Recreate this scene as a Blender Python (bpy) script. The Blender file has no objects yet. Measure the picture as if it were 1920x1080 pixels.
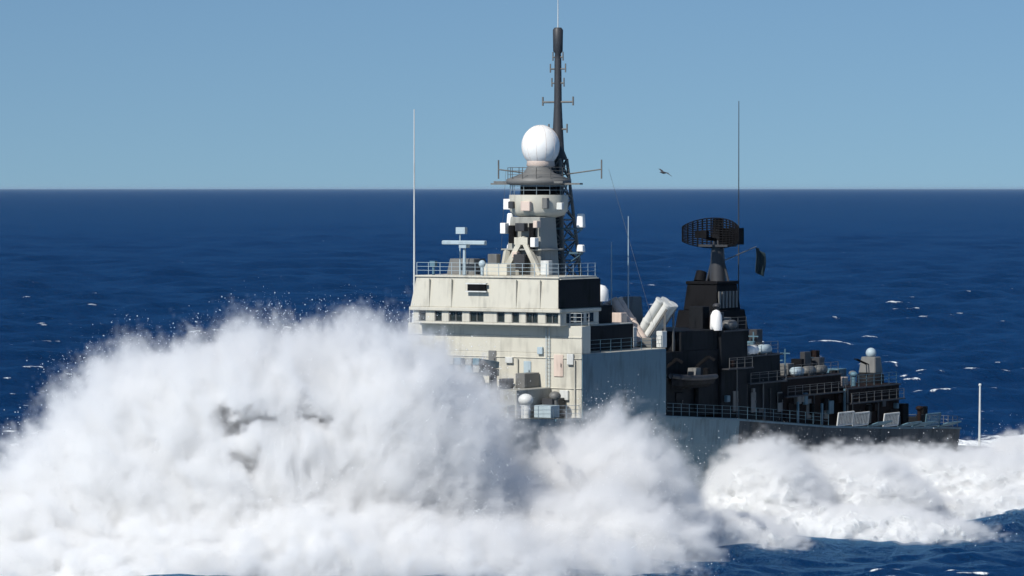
import bpy, bmesh, math, random
import numpy as np
from mathutils import Vector, Matrix

random.seed(7)
rng = np.random.default_rng(11)
R = math.radians
S = bpy.context.scene
COL = S.collection

# ------------------------------------------------------------------ camera
CAM_H = 28.0
cam = bpy.data.cameras.new("camera")
co = bpy.data.objects.new("camera", cam)
COL.objects.link(co)
cam.sensor_width = 36.0
cam.lens = 36.0 * 7290.0 / 1920.0
cam.clip_start = 1.0
cam.clip_end = 400000.0
co.location = (0, 0, CAM_H)
co.rotation_euler = (R(90) - math.atan(187.0 / 7290.0), 0, 0)
S.camera = co

# ------------------------------------------------------------------ sky and sun
SUN_EL, SUN_AZ = R(42), R(38)          # azimuth measured to the left of "towards the camera"
sun_dir = Vector((-math.sin(SUN_AZ) * math.cos(SUN_EL), -math.cos(SUN_AZ) * math.cos(SUN_EL), math.sin(SUN_EL)))
world = bpy.data.worlds.new("World")
S.world = world
world.use_nodes = True
nt = world.node_tree
nt.nodes.clear()
sky = nt.nodes.new('ShaderNodeTexSky')
sky.sky_type = 'NISHITA'
sky.sun_disc = False
sky.sun_elevation = SUN_EL
sky.sun_rotation = math.atan2(sun_dir.x, sun_dir.y)
sky.altitude = 30
sky.air_density = 1.0
sky.dust_density = 0.3
sky.ozone_density = 2.0
mixc = nt.nodes.new('ShaderNodeMix')
mixc.data_type = 'RGBA'
mixc.blend_type = 'MULTIPLY'
mixc.inputs[0].default_value = 1.0
mixc.inputs[7].default_value = (0.525, 0.665, 0.79, 1)
bg = nt.nodes.new('ShaderNodeBackground')
bg.inputs['Strength'].default_value = 0.10
wo = nt.nodes.new('ShaderNodeOutputWorld')
# thin, even haze near the horizon: look the sky up slightly above the true direction
wtc = nt.nodes.new('ShaderNodeTexCoord')
wmp = nt.nodes.new('ShaderNodeMapping')
wmp.inputs['Location'].default_value = (0, 0, 0.09)
nt.links.new(wtc.outputs['Generated'], wmp.inputs[0])
nt.links.new(wmp.outputs[0], sky.inputs[0])
nt.links.new(sky.outputs[0], mixc.inputs[6])
nt.links.new(mixc.outputs[2], bg.inputs['Color'])
nt.links.new(bg.outputs[0], wo.inputs['Surface'])

sl = bpy.data.lights.new("sun", 'SUN')
sl.energy = 4.9
sl.angle = R(0.5)
sl.color = (1.0, 0.965, 0.90)
so = bpy.data.objects.new("sun", sl)
COL.objects.link(so)
so.rotation_euler = (-sun_dir).to_track_quat('-Z', 'Y').to_euler()

S.view_settings.view_transform = 'Standard'
S.view_settings.look = 'None'
S.view_settings.exposure = 0.0
S.view_settings.gamma = 1.0
S.view_settings.use_curve_mapping = False
S.render.engine = 'CYCLES'
S.cycles.max_bounces = 14
S.cycles.volume_bounces = 10
S.cycles.diffuse_bounces = 3
S.cycles.glossy_bounces = 2
S.cycles.volume_step_rate = 2.0
S.cycles.volume_max_steps = 256
S.cycles.use_denoising = True
S.cycles.use_adaptive_sampling = True
S.cycles.adaptive_threshold = 0.02

# ------------------------------------------------------------------ materials
def new_mat(name):
    m = bpy.data.materials.new(name)
    m.use_nodes = True
    n = m.node_tree
    n.nodes.clear()
    out = n.nodes.new('ShaderNodeOutputMaterial')
    return m, n, out

def paint(name, col, rough=0.5, metallic=0.0, wear=0.12, spec=0.4):
    """painted steel: mottled tone, vertical weather streaks, faint plate buckling"""
    m, n, out = new_mat(name)
    p = n.nodes.new('ShaderNodeBsdfPrincipled')
    p.inputs['Roughness'].default_value = rough
    p.inputs['Metallic'].default_value = metallic
    p.inputs['Specular IOR Level'].default_value = spec
    tc = n.nodes.new('ShaderNodeTexCoord')
    mp = n.nodes.new('ShaderNodeMapping')
    mp.inputs['Scale'].default_value = (1.4, 1.4, 0.22)
    n.links.new(tc.outputs['Object'], mp.inputs[0])
    a = n.nodes.new('ShaderNodeTexNoise')
    a.inputs['Scale'].default_value = 1.6
    a.inputs['Detail'].default_value = 6
    n.links.new(mp.outputs[0], a.inputs['Vector'])
    b = n.nodes.new('ShaderNodeTexNoise')
    b.inputs['Scale'].default_value = 0.35
    b.inputs['Detail'].default_value = 4
    n.links.new(tc.outputs['Object'], b.inputs['Vector'])
    ad = n.nodes.new('ShaderNodeMath')
    ad.operation = 'ADD'
    n.links.new(a.outputs[0], ad.inputs[0])
    n.links.new(b.outputs[0], ad.inputs[1])
    r = n.nodes.new('ShaderNodeValToRGB')
    e = r.color_ramp.elements
    e[0].position, e[1].position = 0.72, 1.25
    e[0].color = (*[c * (1 - wear * 2.2) for c in col], 1)
    e[1].color = (*[min(1, c * (1 + wear)) for c in col], 1)
    n.links.new(ad.outputs[0], r.inputs[0])
    n.links.new(r.outputs[0], p.inputs['Base Color'])
    bp = n.nodes.new('ShaderNodeBump')
    bp.inputs['Strength'].default_value = 0.25
    bp.inputs['Distance'].default_value = 0.05
    n.links.new(b.outputs[0], bp.inputs['Height'])
    n.links.new(bp.outputs[0], p.inputs['Normal'])
    n.links.new(p.outputs[0], out.inputs[0])
    return m

M_CREAM = paint('cream_grey_paint', (0.50, 0.478, 0.405), wear=0.09)
M_HULL = paint('hull_grey_paint', (0.085, 0.16, 0.205), wear=0.13)
M_MID = paint('mid_grey_paint', (0.27, 0.27, 0.245), wear=0.14)
M_MAST = paint('mast_grey_paint', (0.13, 0.13, 0.125))
M_LIGHT = paint('light_grey_paint', (0.56, 0.57, 0.55), wear=0.08)
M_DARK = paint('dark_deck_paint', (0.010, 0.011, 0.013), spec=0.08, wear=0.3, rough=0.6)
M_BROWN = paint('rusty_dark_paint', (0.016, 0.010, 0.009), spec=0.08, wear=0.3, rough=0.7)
M_HULLDK = paint('dark_hull', (0.045, 0.055, 0.065), spec=0.08, wear=0.2)
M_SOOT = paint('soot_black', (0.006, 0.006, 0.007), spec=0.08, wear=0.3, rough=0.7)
M_WHITE = paint('radome_white', (0.84, 0.83, 0.80), wear=0.04, rough=0.4)
M_BEIGE = paint('beige_canister_paint', (0.58, 0.47, 0.40), wear=0.08)
M_BLACKGREY = paint('antenna_black', (0.035, 0.036, 0.04), wear=0.15)
M_DECK = paint('deck_green_grey', (0.06, 0.07, 0.065), rough=0.85)
M_PALE = paint('pale_blue_grey', (0.36, 0.44, 0.48), wear=0.05)

def glass_mat():
    m, n, out = new_mat('dark_window_glass')
    p = n.nodes.new('ShaderNodeBsdfPrincipled')
    p.inputs['Base Color'].default_value = (0.02, 0.024, 0.02, 1)
    p.inputs['Roughness'].default_value = 0.08
    p.inputs['IOR'].default_value = 1.5
    n.links.new(p.outputs[0], out.inputs[0])
    return m
M_GLASS = glass_mat()

# ------------------------------------------------------------------ object helpers
def tag(o, label=None, cat=None, group=None, kind=None):
    if label: o['label'] = label
    if cat: o['category'] = cat
    if group: o['group'] = group
    if kind: o['kind'] = kind
    return o

def link(name, mesh, parent=None, mats=()):
    for m in mats:
        mesh.materials.append(m)
    o = bpy.data.objects.new(name, mesh)
    COL.objects.link(o)
    if parent:
        o.parent = parent
    return o

def V3(s, t, h):
    """ship coordinates: s metres aft of the bridge front, t metres to port, h above the water"""
    return Vector((-s, t, h))

class MB:
    """collects shapes given in ship coordinates into one mesh"""
    def __init__(self):
        self.v, self.f, self.sm = [], [], []
    def add(self, vs, fs, smooth=False):
        k = len(self.v)
        self.v += [tuple(x) for x in vs]
        self.f += [tuple(i + k for i in f) for f in fs]
        self.sm += [smooth] * len(fs)
        return self
    def box(self, s0, s1, t0, t1, h0, h1, top=None):
        """box; top=(ds0, ds1, dt0, dt1) insets the upper face"""
        a = top or (0, 0, 0, 0)
        vs = [V3(s0, t0, h0), V3(s1, t0, h0), V3(s1, t1, h0), V3(s0, t1, h0),
              V3(s0 + a[0], t0 + a[2], h1), V3(s1 - a[1], t0 + a[2], h1),
              V3(s1 - a[1], t1 - a[3], h1), V3(s0 + a[0], t1 - a[3], h1)]
        return self.add(vs, [(0, 1, 2, 3), (4, 7, 6, 5), (0, 4, 5, 1), (1, 5, 6, 2), (2, 6, 7, 3), (3, 7, 4, 0)])
    def tube(self, p0, p1, r0, r1=None, n=8, smooth=True):
        r1 = r0 if r1 is None else r1
        a, b = V3(*p0), V3(*p1)
        d = (b - a).normalized()
        u = d.orthogonal().normalized()
        w = d.cross(u)
        vs, fs = [], []
        for c, r in ((a, r0), (b, r1)):
            for i in range(n):
                q = 2 * math.pi * i / n
                vs.append(c + (u * math.cos(q) + w * math.sin(q)) * r)
        for i in range(n):
            j = (i + 1) % n
            fs.append((i, j, n + j, n + i))
        self.add(vs, fs, smooth)
        self.add(vs[:n], [tuple(range(n))[::-1]])
        return self.add(vs[n:], [tuple(range(n))])
    def lathe(self, c, prof, n=24, axis=None):
        """prof: (radius, offset along the axis) pairs"""
        c = V3(*c)
        ax = Vector((0, 0, 1)) if axis is None else V3(*axis).normalized()
        u = ax.orthogonal().normalized()
        w = ax.cross(u)
        vs, fs = [], []
        for r, z in prof:
            for i in range(n):
                q = 2 * math.pi * i / n
                vs.append(c + ax * z + (u * math.cos(q) + w * math.sin(q)) * r)
        for k in range(len(prof) - 1):
            for i in range(n):
                j = (i + 1) % n
                fs.append((k * n + i, k * n + j, (k + 1) * n + j, (k + 1) * n + i))
        self.add(vs, fs, True)
        self.add(vs[:n], [tuple(range(n))[::-1]])
        return self.add(vs[-n:], [tuple(range(n))])
    def ball(self, c, rs, rh=None, n=24, m=14):
        rh = rs if rh is None else rh
        pr = [(max(1e-3, rs * math.sin(math.pi * k / m)), -rh * math.cos(math.pi * k / m)) for k in range(m + 1)]
        return self.lathe(c, pr, n)
    def hexa(self, lo, hi):
        vs = [V3(*p) for p in lo] + [V3(*p) for p in hi]
        n = len(lo)
        fs = [tuple(range(n))[::-1], tuple(range(n, 2 * n))]
        for i in range(n):
            j = (i + 1) % n
            fs.append((i, j, n + j, n + i))
        return self.add(vs, fs)
    def obox(self, p0, p1, w, h, up=(0, 0, 1)):
        """bar of rectangular section between two points"""
        a, b = V3(*p0), V3(*p1)
        d = (b - a).normalized()
        upv = V3(*up)
        x = d.cross(upv)
        if x.length < 1e-3:
            x = d.orthogonal()
        x.normalize()
        y = x.cross(d).normalized()
        vs = []
        for c in (a, b):
            for sx, sy in ((-1, -1), (1, -1), (1, 1), (-1, 1)):
                vs.append(c + x * sx * w / 2 + y * sy * h / 2)
        return self.add(vs, [(3, 2, 1, 0), (4, 5, 6, 7), (0, 1, 5, 4), (1, 2, 6, 5), (2, 3, 7, 6), (3, 0, 4, 7)])
    def build(self, name, mat, parent=None, bevel=0.0):
        me = bpy.data.meshes.new(name)
        me.from_pydata(self.v, [], self.f)
        me.polygons.foreach_set('use_smooth', self.sm)
        bm = bmesh.new()
        bm.from_mesh(me)
        if bevel:
            es = [e for e in bm.edges if len(e.link_faces) == 2 and e.calc_face_angle(0) > 0.6]
            bmesh.ops.bevel(bm, geom=es, offset=bevel, segments=1, affect='EDGES', clamp_overlap=True)
        bmesh.ops.recalc_face_normals(bm, faces=bm.faces)
        bm.to_mesh(me)
        bm.free()
        return link(name, me, parent, [mat])

# ------------------------------------------------------------------ the sea
F, BX, BY, HEAD = 7290.0, -2.15, 320.0, R(32)
def ship_to_world(s, t):
    return BX + math.sin(HEAD) * s + math.cos(HEAD) * t, BY + math.cos(HEAD) * s - math.sin(HEAD) * t

def smooth(e0, e1, x):
    k = np.clip((x - e0) / (e1 - e0), 0, 1)
    return k * k * (3 - 2 * k)

NW = 84
lam = np.geomspace(1.6, 75.0, NW) * rng.uniform(0.93, 1.07, NW)
wdir = R(-48) + rng.normal(0, 0.48, NW)                 # sea running towards the camera and to the right
kx = 2 * np.pi / lam * np.cos(wdir)
ky = 2 * np.pi / lam * np.sin(wdir)
kk = 2 * np.pi / lam
wamp = 0.040 / kk * np.where(lam < 14, 1.0, (14 / lam) ** 0.38)
wph = rng.uniform(0, 2 * np.pi, NW)

def sea_height(X, Y, dr, step=None):
    h = np.zeros_like(X)
    gx = np.zeros_like(X)
    gy = np.zeros_like(X)
    J = np.zeros_like(X)
    for i in range(NW):
        att = smooth(1.6, 3.6, lam[i] / dr)
        ph = kx[i] * X + ky[i] * Y + wph[i]
        c, s_ = np.cos(ph), np.sin(ph)
        h += wamp[i] * att * c
        gx -= 0.9 * wamp[i] * att * s_ * kx[i] / kk[i]
        gy -= 0.9 * wamp[i] * att * s_ * ky[i] / kk[i]
        J += wamp[i] * att * kk[i] * c
    return h, gx, gy, J

def build_sea():
    inv = np.concatenate([np.linspace(1 / 262.0, 1 / 9000.0, 1500)])
    rings = np.concatenate([[2.0, 40.0, 90.0, 140.0, 210.0, 240.0], 1 / inv, [14000, 25000, 60000, 150000.0]])
    fine = np.linspace(-R(10.5), R(10.5), 470)
    coarse_l = np.linspace(-math.pi, -R(10.5), 40)[:-1]
    coarse_r = np.linspace(R(10.5), math.pi, 40)[1:]
    ang = np.concatenate([coarse_l, fine, coarse_r])
    dr = np.gradient(rings)
    dr = np.maximum(dr, rings * R(21) / 470)
    RR, AA = np.meshgrid(rings, ang, indexing='ij')
    DR = np.meshgrid(dr, ang, indexing='ij')[0]
    DR = np.where(np.abs(AA) > R(10.6), np.maximum(DR, RR * 0.14), DR)
    X, Y = RR * np.sin(AA), RR * np.cos(AA)
    h, gx, gy, J = sea_height(X, Y, np.maximum(DR, 0.4))
    # local coordinates round the ship: dig the trough of the bow wave and raise the rolling wake
    dx, dy = X - BX, Y - BY
    s = dx * math.sin(HEAD) + dy * math.cos(HEAD)
    t = dx * math.cos(HEAD) - dy * math.sin(HEAD)
    near = smooth(60, 0, np.abs(t)) * smooth(-70, -40, s) * smooth(150, 60, s)
    h = h * (1 - 0.45 * near)
    Z = h
    verts = np.stack([X + gx * 0.8, Y + gy * 0.8, Z], -1).reshape(-1, 3)
    nr, na = X.shape
    idx = np.arange(nr * na).reshape(nr, na)
    q = np.stack([idx[:-1, :-1], idx[:-1, 1:], idx[1:, 1:], idx[1:, :-1]], -1).reshape(-1, 4)
    me = bpy.data.meshes.new('sea')
    me.vertices.add(len(verts))
    me.vertices.foreach_set('co', verts.ravel())
    me.loops.add(q.size)
    me.loops.foreach_set('vertex_index', q[:, ::-1].ravel())
    me.polygons.add(len(q))
    me.polygons.foreach_set('loop_start', np.arange(0, q.size, 4))
    me.polygons.foreach_set('loop_total', np.full(len(q), 4))
    me.polygons.foreach_set('use_smooth', np.ones(len(q), bool))
    me.update(calc_edges=True)
    # breaking crests
    J = J / (J[60:700].std() + 1e-6)
    cap = smooth(1.95, 3.1, J) * smooth(120, 180, RR)
    # churned water beside and behind the hull (aerated foam lies on the surface there)
    at = np.abs(t)
    reach = np.interp(s, [-60, -40, -15, 10, 40, 80, 140, 260], [0, 16, 26, 21, 17, 17, 19, 20])
    wk = smooth(1.0, 0.55, at / np.maximum(reach, 0.1)) * smooth(420, 200, s)
    wk = np.where(s < -60, 0, wk)
    for nm, arr in (('whitecap', cap), ('churn', wk)):
        a = me.attributes.new(nm, 'FLOAT', 'POINT')
        a.data.foreach_set('value', np.clip(arr, 0, 1).astype(np.float32).ravel())
    return me

def sea_material():
    m, n, out = new_mat('deep_sea_water')
    N = n.nodes.new
    L = n.links.new
    tc = N('ShaderNodeTexCoord')
    p = N('ShaderNodeBsdfPrincipled')
    p.inputs['Base Color'].default_value = (0.0, 0.018, 0.062, 1)
    p.inputs['Roughness'].default_value = 0.30
    p.inputs['IOR'].default_value = 1.33
    p.inputs['Specular IOR Level'].default_value = 0.13
    # ripples: two sizes, a little longer along the crests
    hs = []
    for sc, rot, st in ((0.55, 0.6, (1.0, 0.45, 1)), (2.2, 0.9, (1.0, 0.6, 1))):
        mp = N('ShaderNodeMapping')
        mp.inputs['Rotation'].default_value = (0, 0, rot)
        mp.inputs['Scale'].default_value = st
        L(tc.outputs['Object'], mp.inputs[0])
        no = N('ShaderNodeTexNoise')
        no.inputs['Scale'].default_value = sc
        no.inputs['Detail'].default_value = 4
        no.inputs['Roughness'].default_value = 0.6
        L(mp.outputs[0], no.inputs['Vector'])
        hs.append(no)
    b1 = N('ShaderNodeBump'); b1.inputs['Strength'].default_value = 1.0; b1.inputs['Distance'].default_value = 1.9
    b2 = N('ShaderNodeBump'); b2.inputs['Strength'].default_value = 1.0; b2.inputs['Distance'].default_value = 0.28
    L(hs[0].outputs[0], b1.inputs['Height'])
    L(hs[1].outputs[0], b2.inputs['Height'])
    L(b1.outputs[0], b2.inputs['Normal'])
    L(b2.outputs[0], p.inputs['Normal'])
    p.inputs['Specular IOR Level'].default_value = 0.0
    gl = N('ShaderNodeBsdfGlossy'); gl.inputs['Color'].default_value = (0.30, 0.62, 0.95, 1); gl.inputs['Roughness'].default_value = 0.22
    L(b2.outputs[0], gl.inputs['Normal'])
    fr = N('ShaderNodeFresnel'); fr.inputs['IOR'].default_value = 1.33
    L(b2.outputs[0], fr.inputs['Normal'])
    fm = N('ShaderNodeMath'); fm.operation = 'MULTIPLY'; fm.inputs[1].default_value = 0.34
    L(fr.outputs[0], fm.inputs[0])
    water = N('ShaderNodeMixShader')
    L(fm.outputs[0], water.inputs[0]); L(p.outputs[0], water.inputs[1]); L(gl.outputs[0], water.inputs[2])
    # foam
    foam = N('ShaderNodeBsdfPrincipled')
    foam.inputs['Base Color'].default_value = (0.80, 0.83, 0.85, 1)
    foam.inputs['Roughness'].default_value = 0.9
    foam.inputs['Specular IOR Level'].default_value = 0.1
    L(b1.outputs[0], foam.inputs['Normal'])
    ca = N('ShaderNodeAttribute'); ca.attribute_name = 'whitecap'
    ch = N('ShaderNodeAttribute'); ch.attribute_name = 'churn'
    lace = N('ShaderNodeTexNoise')
    lace.inputs['Scale'].default_value = 0.55
    lace.inputs['Detail'].default_value = 7
    lace.inputs['Roughness'].default_value = 0.68
    lace.inputs['Distortion'].default_value = 0.8
    L(tc.outputs['Object'], lace.inputs['Vector'])
    def math_(op, a, b=None, clamp=False):
        q = N('ShaderNodeMath'); q.operation = op; q.use_clamp = clamp
        for i, x in enumerate((a, b)):
            if x is None: continue
            if isinstance(x, (int, float)): q.inputs[i].default_value = x
            else: L(x, q.inputs[i])
        return q.outputs[0]
    def ramp(x, lo, hi):
        q = N('ShaderNodeMapRange'); q.interpolation_type = 'SMOOTHSTEP'
        q.inputs['From Min'].default_value = lo; q.inputs['From Max'].default_value = hi
        L(x, q.inputs['Value'])
        return q.outputs[0]
    # whitecap: crest value broken up by the lace noise
    wcap = ramp(math_('ADD', ca.outputs['Fac'], math_('MULTIPLY', math_('SUBTRACT', lace.outputs[0], 0.5), 1.8)), 0.30, 0.95)
    # churn
    chn = ramp(math_('ADD', ch.outputs['Fac'], math_('MULTIPLY', math_('SUBTRACT', lace.outputs[0], 0.5), 2.2)), 0.38, 0.75)
    # far flecks: small breaking caps scattered on the open sea
    mp = N('ShaderNodeMapping'); mp.inputs['Scale'].default_value = (0.16, 0.038, 0.03); mp.inputs['Rotation'].default_value = (0, 0, 0.15)
    L(tc.outputs['Object'], mp.inputs[0])
    fl = N('ShaderNodeTexNoise'); fl.inputs['Scale'].default_value = 1.0; fl.inputs['Detail'].default_value = 5; fl.inputs['Roughness'].default_value = 0.72
    L(mp.outputs[0], fl.inputs['Vector'])
    fleck = math_('MULTIPLY', ramp(fl.outputs[0], 0.69, 0.80), 0.55)
    tot = math_('MAXIMUM', math_('MAXIMUM', wcap, chn), fleck, True)
    mx = N('ShaderNodeMixShader')
    L(tot, mx.inputs[0]); L(water.outputs[0], mx.inputs[1]); L(foam.outputs[0], mx.inputs[2])
    L(mx.outputs[0], out.inputs[0])
    return m

sea = link('sea', build_sea(), None, [sea_material()])
tag(sea, 'deep blue open sea with small whitecaps reaching the horizon', None, None, 'structure')

# ------------------------------------------------------------------ the warship
ship = bpy.data.objects.new('warship', None)
COL.objects.link(ship)
ship.location = (BX, BY, 0)
ship.rotation_euler = (0, 0, math.atan2(-math.cos(HEAD), -math.sin(HEAD)))
tag(ship, 'pale grey naval frigate ploughing bow first through a huge burst of spray', 'warship')

DK_S = [-39.5, -30, -15, 0, 15, 28, 45, 60, 70, 76]
DK_H = [11.3, 10.7, 9.9, 9.3, 8.8, 7.9, 6.4, 5.5, 5.0, 4.6]
HB_S = [-39.5, -36, -30, -22, -12, -3, 45, 60, 70, 76]
HB_D = [0.12, 1.5, 3.6, 5.8, 7.6, 8.5, 8.5, 8.1, 7.5, 6.9]
WB_S = [-39.5, -34, -28, -20, -10, 2, 50, 62, 70, 76]
WB_D = [0.05, 0.15, 1.6, 3.6, 5.7, 7.2, 7.6, 7.2, 6.6, 6.0]
def deck(s): return float(np.interp(s, DK_S, DK_H))
def beam(s): return float(np.interp(s, HB_S, HB_D))

def hull_mesh():
    ss = [-39.5, -38, -36, -33, -30, -26, -22, -17, -12, -7, -3, 1, 8, 15, 22, 28, 36, 45, 52, 60, 66, 71, 76]
    rings, fs, vs = [], [], []
    for s in ss:
        d, b, w = deck(s), beam(s), float(np.interp(s, WB_S, WB_D))
        rake = max(0.0, (-33 - s)) * 0.95            # the stem leans: low points sit further aft
        half = []
        for fz, kb in ((1.0, 1.0), (0.72, 0.83), (0.45, 0.5), (0.2, 0.16), (0.0, 0.0)):
            half.append((w + (b - w) * kb, d * fz, (1 - fz) * rake))
        half.append((w * 0.86, -2.2, rake * 1.25))
        half.append((w * 0.25, -4.5, rake * 1.6))
        ring = [V3(s + o, y, z) for y, z, o in half] + [V3(s + o, -y, z) for y, z, o in reversed(half)]
        rings.append(ring)
    n = len(rings[0])
    for r in rings: vs += r
    for k in range(len(rings) - 1):
        for i in range(n):
            j = (i + 1) % n
            if i == n - 1: continue                  # the deck is its own sheet
            fs.append((k * n + i, k * n + j, (k + 1) * n + j, (k + 1) * n + i))
    fs.append(tuple(range(n)))
    fs.append(tuple(range((len(rings) - 1) * n, len(rings) * n))[::-1])
    return vs, fs, ss
hv, hf, hss = hull_mesh()
mb = MB(); mb.add(hv, hf, False)
hull = mb.build('hull', M_HULL, ship)
# the after body gets a darker colour
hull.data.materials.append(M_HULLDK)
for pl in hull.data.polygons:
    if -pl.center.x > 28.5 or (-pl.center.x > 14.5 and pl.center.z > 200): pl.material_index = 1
# deck sheet
mb = MB()
for a, b in zip(hss[:-1], hss[1:]):
    mb.hexa([(a, -beam(a), deck(a) - 0.05), (a, beam(a), deck(a) - 0.05), (b, beam(b), deck(b) - 0.05), (b, -beam(b), deck(b) - 0.05)],
            [(a, -beam(a) + 0.02, deck(a) + 0.02), (a, beam(a) - 0.02, deck(a) + 0.02), (b, beam(b) - 0.02, deck(b) + 0.02), (b, -beam(b) + 0.02, deck(b) + 0.02)])
mb.build('deck', M_DECK, ship)
# rubbing strake and bulwark
for sg in (1, -1):
    mb = MB()
    for a, b in zip(hss[10:-1], hss[11:]):
        mb.obox((a, sg * (beam(a) + 0.05), deck(a) - 0.12), (b, sg * (beam(b) + 0.05), deck(b) - 0.12), 0.14, 0.16)
    mb.build('strake', M_HULL, hull)
    mb = MB()
    for a, b in zip(hss[:6], hss[1:7]):
        mb.hexa([(a, sg * (beam(a) - 0.08), deck(a)), (a, sg * beam(a), deck(a)), (b, sg * beam(b), deck(b)), (b, sg * (beam(b) - 0.08), deck(b))],
                [(a, sg * (beam(a) + 0.02), deck(a) + 1.0), (a, sg * (beam(a) + 0.1), deck(a) + 1.0), (b, sg * (beam(b) + 0.1), deck(b) + 1.0), (b, sg * (beam(b) + 0.02), deck(b) + 1.0)])
    mb.build('bulwark', M_HULL, hull)
    mb = MB()
    mb.obox((-35.2, sg * 1.75, 9.2), (-34.6, sg * 1.5, 7.0), 0.3, 0.3)
    mb.obox((-35.4, sg * 1.35, 7.1), (-34.0, sg * 2.0, 7.1), 0.35, 0.35)
    mb.tube((-34.9, sg * 1.4, 7.3), (-34.9, sg * 1.75, 6.6), 0.3, 0.15)
    mb.build('anchor', M_SOOT, ship)

def rail(pts, name='railing', mat=M_LIGHT, hgt=1.05, gap=1.5, parent=ship, r=0.03):
    mb = MB()
    for a, b in zip(pts[:-1], pts[1:]):
        L = (V3(*a) - V3(*b)).length
        n = max(1, round(L / gap))
        for k in range(n + 1):
            q = [a[i] + (b[i] - a[i]) * k / n for i in range(3)]
            mb.tube(q, (q[0], q[1], q[2] + hgt), r, n=5)
        for z in (0.4, 0.72, hgt):
            mb.tube((a[0], a[1], a[2] + z), (b[0], b[1], b[2] + z), r * 0.7, n=4)
    o = mb.build(name, mat, parent)
    o['kind'] = 'stuff'
    return o

def small(name, boxes, mat, parent=ship, bevel=0.04):
    mb = MB()
    for b in boxes: mb.box(*b)
    return mb.build(name, mat, parent, bevel=bevel)

def door(parent, s, t, h, w=0.8, hh=1.75, mat=M_LIGHT, side='front'):
    """watertight door set on a wall: side front faces forward, side port faces to port"""
    mb = MB()
    if side == 'front': mb.box(s - 0.09, s, t - w / 2, t + w / 2, h, h + hh)
    else: mb.box(s - w / 2, s + w / 2, t, t + 0.09, h, h + hh)
    d = mb.build('door', mat, parent, bevel=0.03)
    mb = MB()
    if side == 'front':
        mb.tube((s - 0.16, t + w * 0.32, h + 0.8), (s - 0.16, t + w * 0.32, h + 1.1), 0.03)
        mb.tube((s - 0.16, t + w * 0.32, h + 0.95), (s - 0.09, t + w * 0.32, h + 0.95), 0.03)
    else:
        mb.tube((s + w * 0.32, t + 0.16, h + 0.8), (s + w * 0.32, t + 0.16, h + 1.1), 0.03)
        mb.tube((s + w * 0.32, t + 0.09, h + 0.95), (s + w * 0.32, t + 0.16, h + 0.95), 0.03)
    if parent is ship: mb.build('handle', M_MAST, d)
    return d

# --- lower superstructure block, flush with the hull side
mb = MB()
mb.box(1.2, 14.9, -8.47, 8.47, 8.6, 14.5)
mb.box(1.2, 2.6, -8.5, 8.5, 14.5, 16.75)
mb.box(2.6, 12.6, -6.6, 6.6, 14.5, 16.7)
mb.box(1.13, 1.2, -8.5, 8.5, 15.75, 15.9)
mb.box(1.12, 1.2, -8.5, 8.5, 14.05, 14.15)
mb.box(1.12, 1.2, -8.5, 8.5, 11.6, 11.7)
lower = mb.build('superstructure', M_CREAM, ship, bevel=0.05)
# side sheets: hull colour below, near-black above
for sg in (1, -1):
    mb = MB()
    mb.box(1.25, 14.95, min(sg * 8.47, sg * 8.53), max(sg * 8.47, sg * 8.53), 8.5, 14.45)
    mb.build('side_sheet', M_HULL, lower)
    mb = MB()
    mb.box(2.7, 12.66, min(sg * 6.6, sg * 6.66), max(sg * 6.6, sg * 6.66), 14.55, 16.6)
    mb.build('side_sheet', M_DARK, lower)
# bits on the wall facing forward
for t, h, w, hh, m in ((6.3, 12.6, 0.9, 1.8, M_BEIGE), (-0.1, 12.9, 0.75, 1.7, M_MAST), (3.3, 12.0, 0.7, 1.8, M_PALE)):
    door(ship, 1.2, t, h, w, hh, m)
for t, h, w, hh, m in ((-2.7, 12.9, 0.8, 0.8, M_MAST), (4.6, 14.4, 0.5, 0.6, M_PALE), (7.5, 13.6, 0.6, 0.9, M_LIGHT), (1.6, 13.6, 0.7, 0.5, M_LIGHT), (-5.2, 13.2, 0.8, 0.6, M_LIGHT), (6.9, 10.7, 0.8, 0.8, M_LIGHT)):
    mb = MB(); mb.box(0.95, 1.2, t - w / 2, t + w / 2, h, h + hh)
    mb.build('wall_locker', m, ship, bevel=0.03)
mb = MB()
for t in (5.2, 5.5): mb.tube((1.0, t, 9.4), (1.0, t, 16.6), 0.035, n=5)
for k in range(22): mb.tube((1.0, 5.2, 9.6 + k * 0.32), (1.0, 5.5, 9.6 + k * 0.32), 0.02, n=4)
mb.build('ladder', M_PALE, ship)
for t in (-6.5, 2.4, 7.9):
    mb = MB(); mb.tube((1.05, t, 9.4), (1.05, t, 14.0), 0.07, n=6); mb.build('pipe', M_CREAM, ship)

# --- upper bridge with a row of windows
mb = MB()
HB = 7.15
mb.box(0.0, 6.2, -HB, HB, 16.75 + 0.003, 16.95)
mb.box(0.35, 6.0, -HB + 0.3, HB - 0.3, 16.95, 17.85)         # core behind the panes
WIN = [(-6.62, -5.95), (-5.05, -4.35), (-3.66, -2.35), (-1.62, -0.25), (1.05, 1.80), (2.50, 3.20), (3.85, 5.0), (5.75, 6.95)]
edges = [-HB] + [x for w in WIN for x in w] + [HB]
for a, b in zip(edges[0::2], edges[1::2]):
    mb.box(0.0, 0.36, a, b, 16.95, 17.85)
mb.box(0.36, 6.2, HB - 0.302, HB - 0.01, 16.95, 17.85)
mb.box(0.36, 6.2, -HB + 0.01, -HB + 0.302, 16.95, 17.85)
mb.box(-0.25, 6.4, -HB - 0.3, HB + 0.12, 17.85, 18.15)       # overhanging brow
mb.box(-0.12, 6.3, -HB - 0.25, HB, 18.15, 20.62, top=(0.25, 0.1, 0.45, 0.0))
mb.box(0.0, 6.1, -HB + 0.1, HB - 0.1, 20.62, 20.78)
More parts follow.
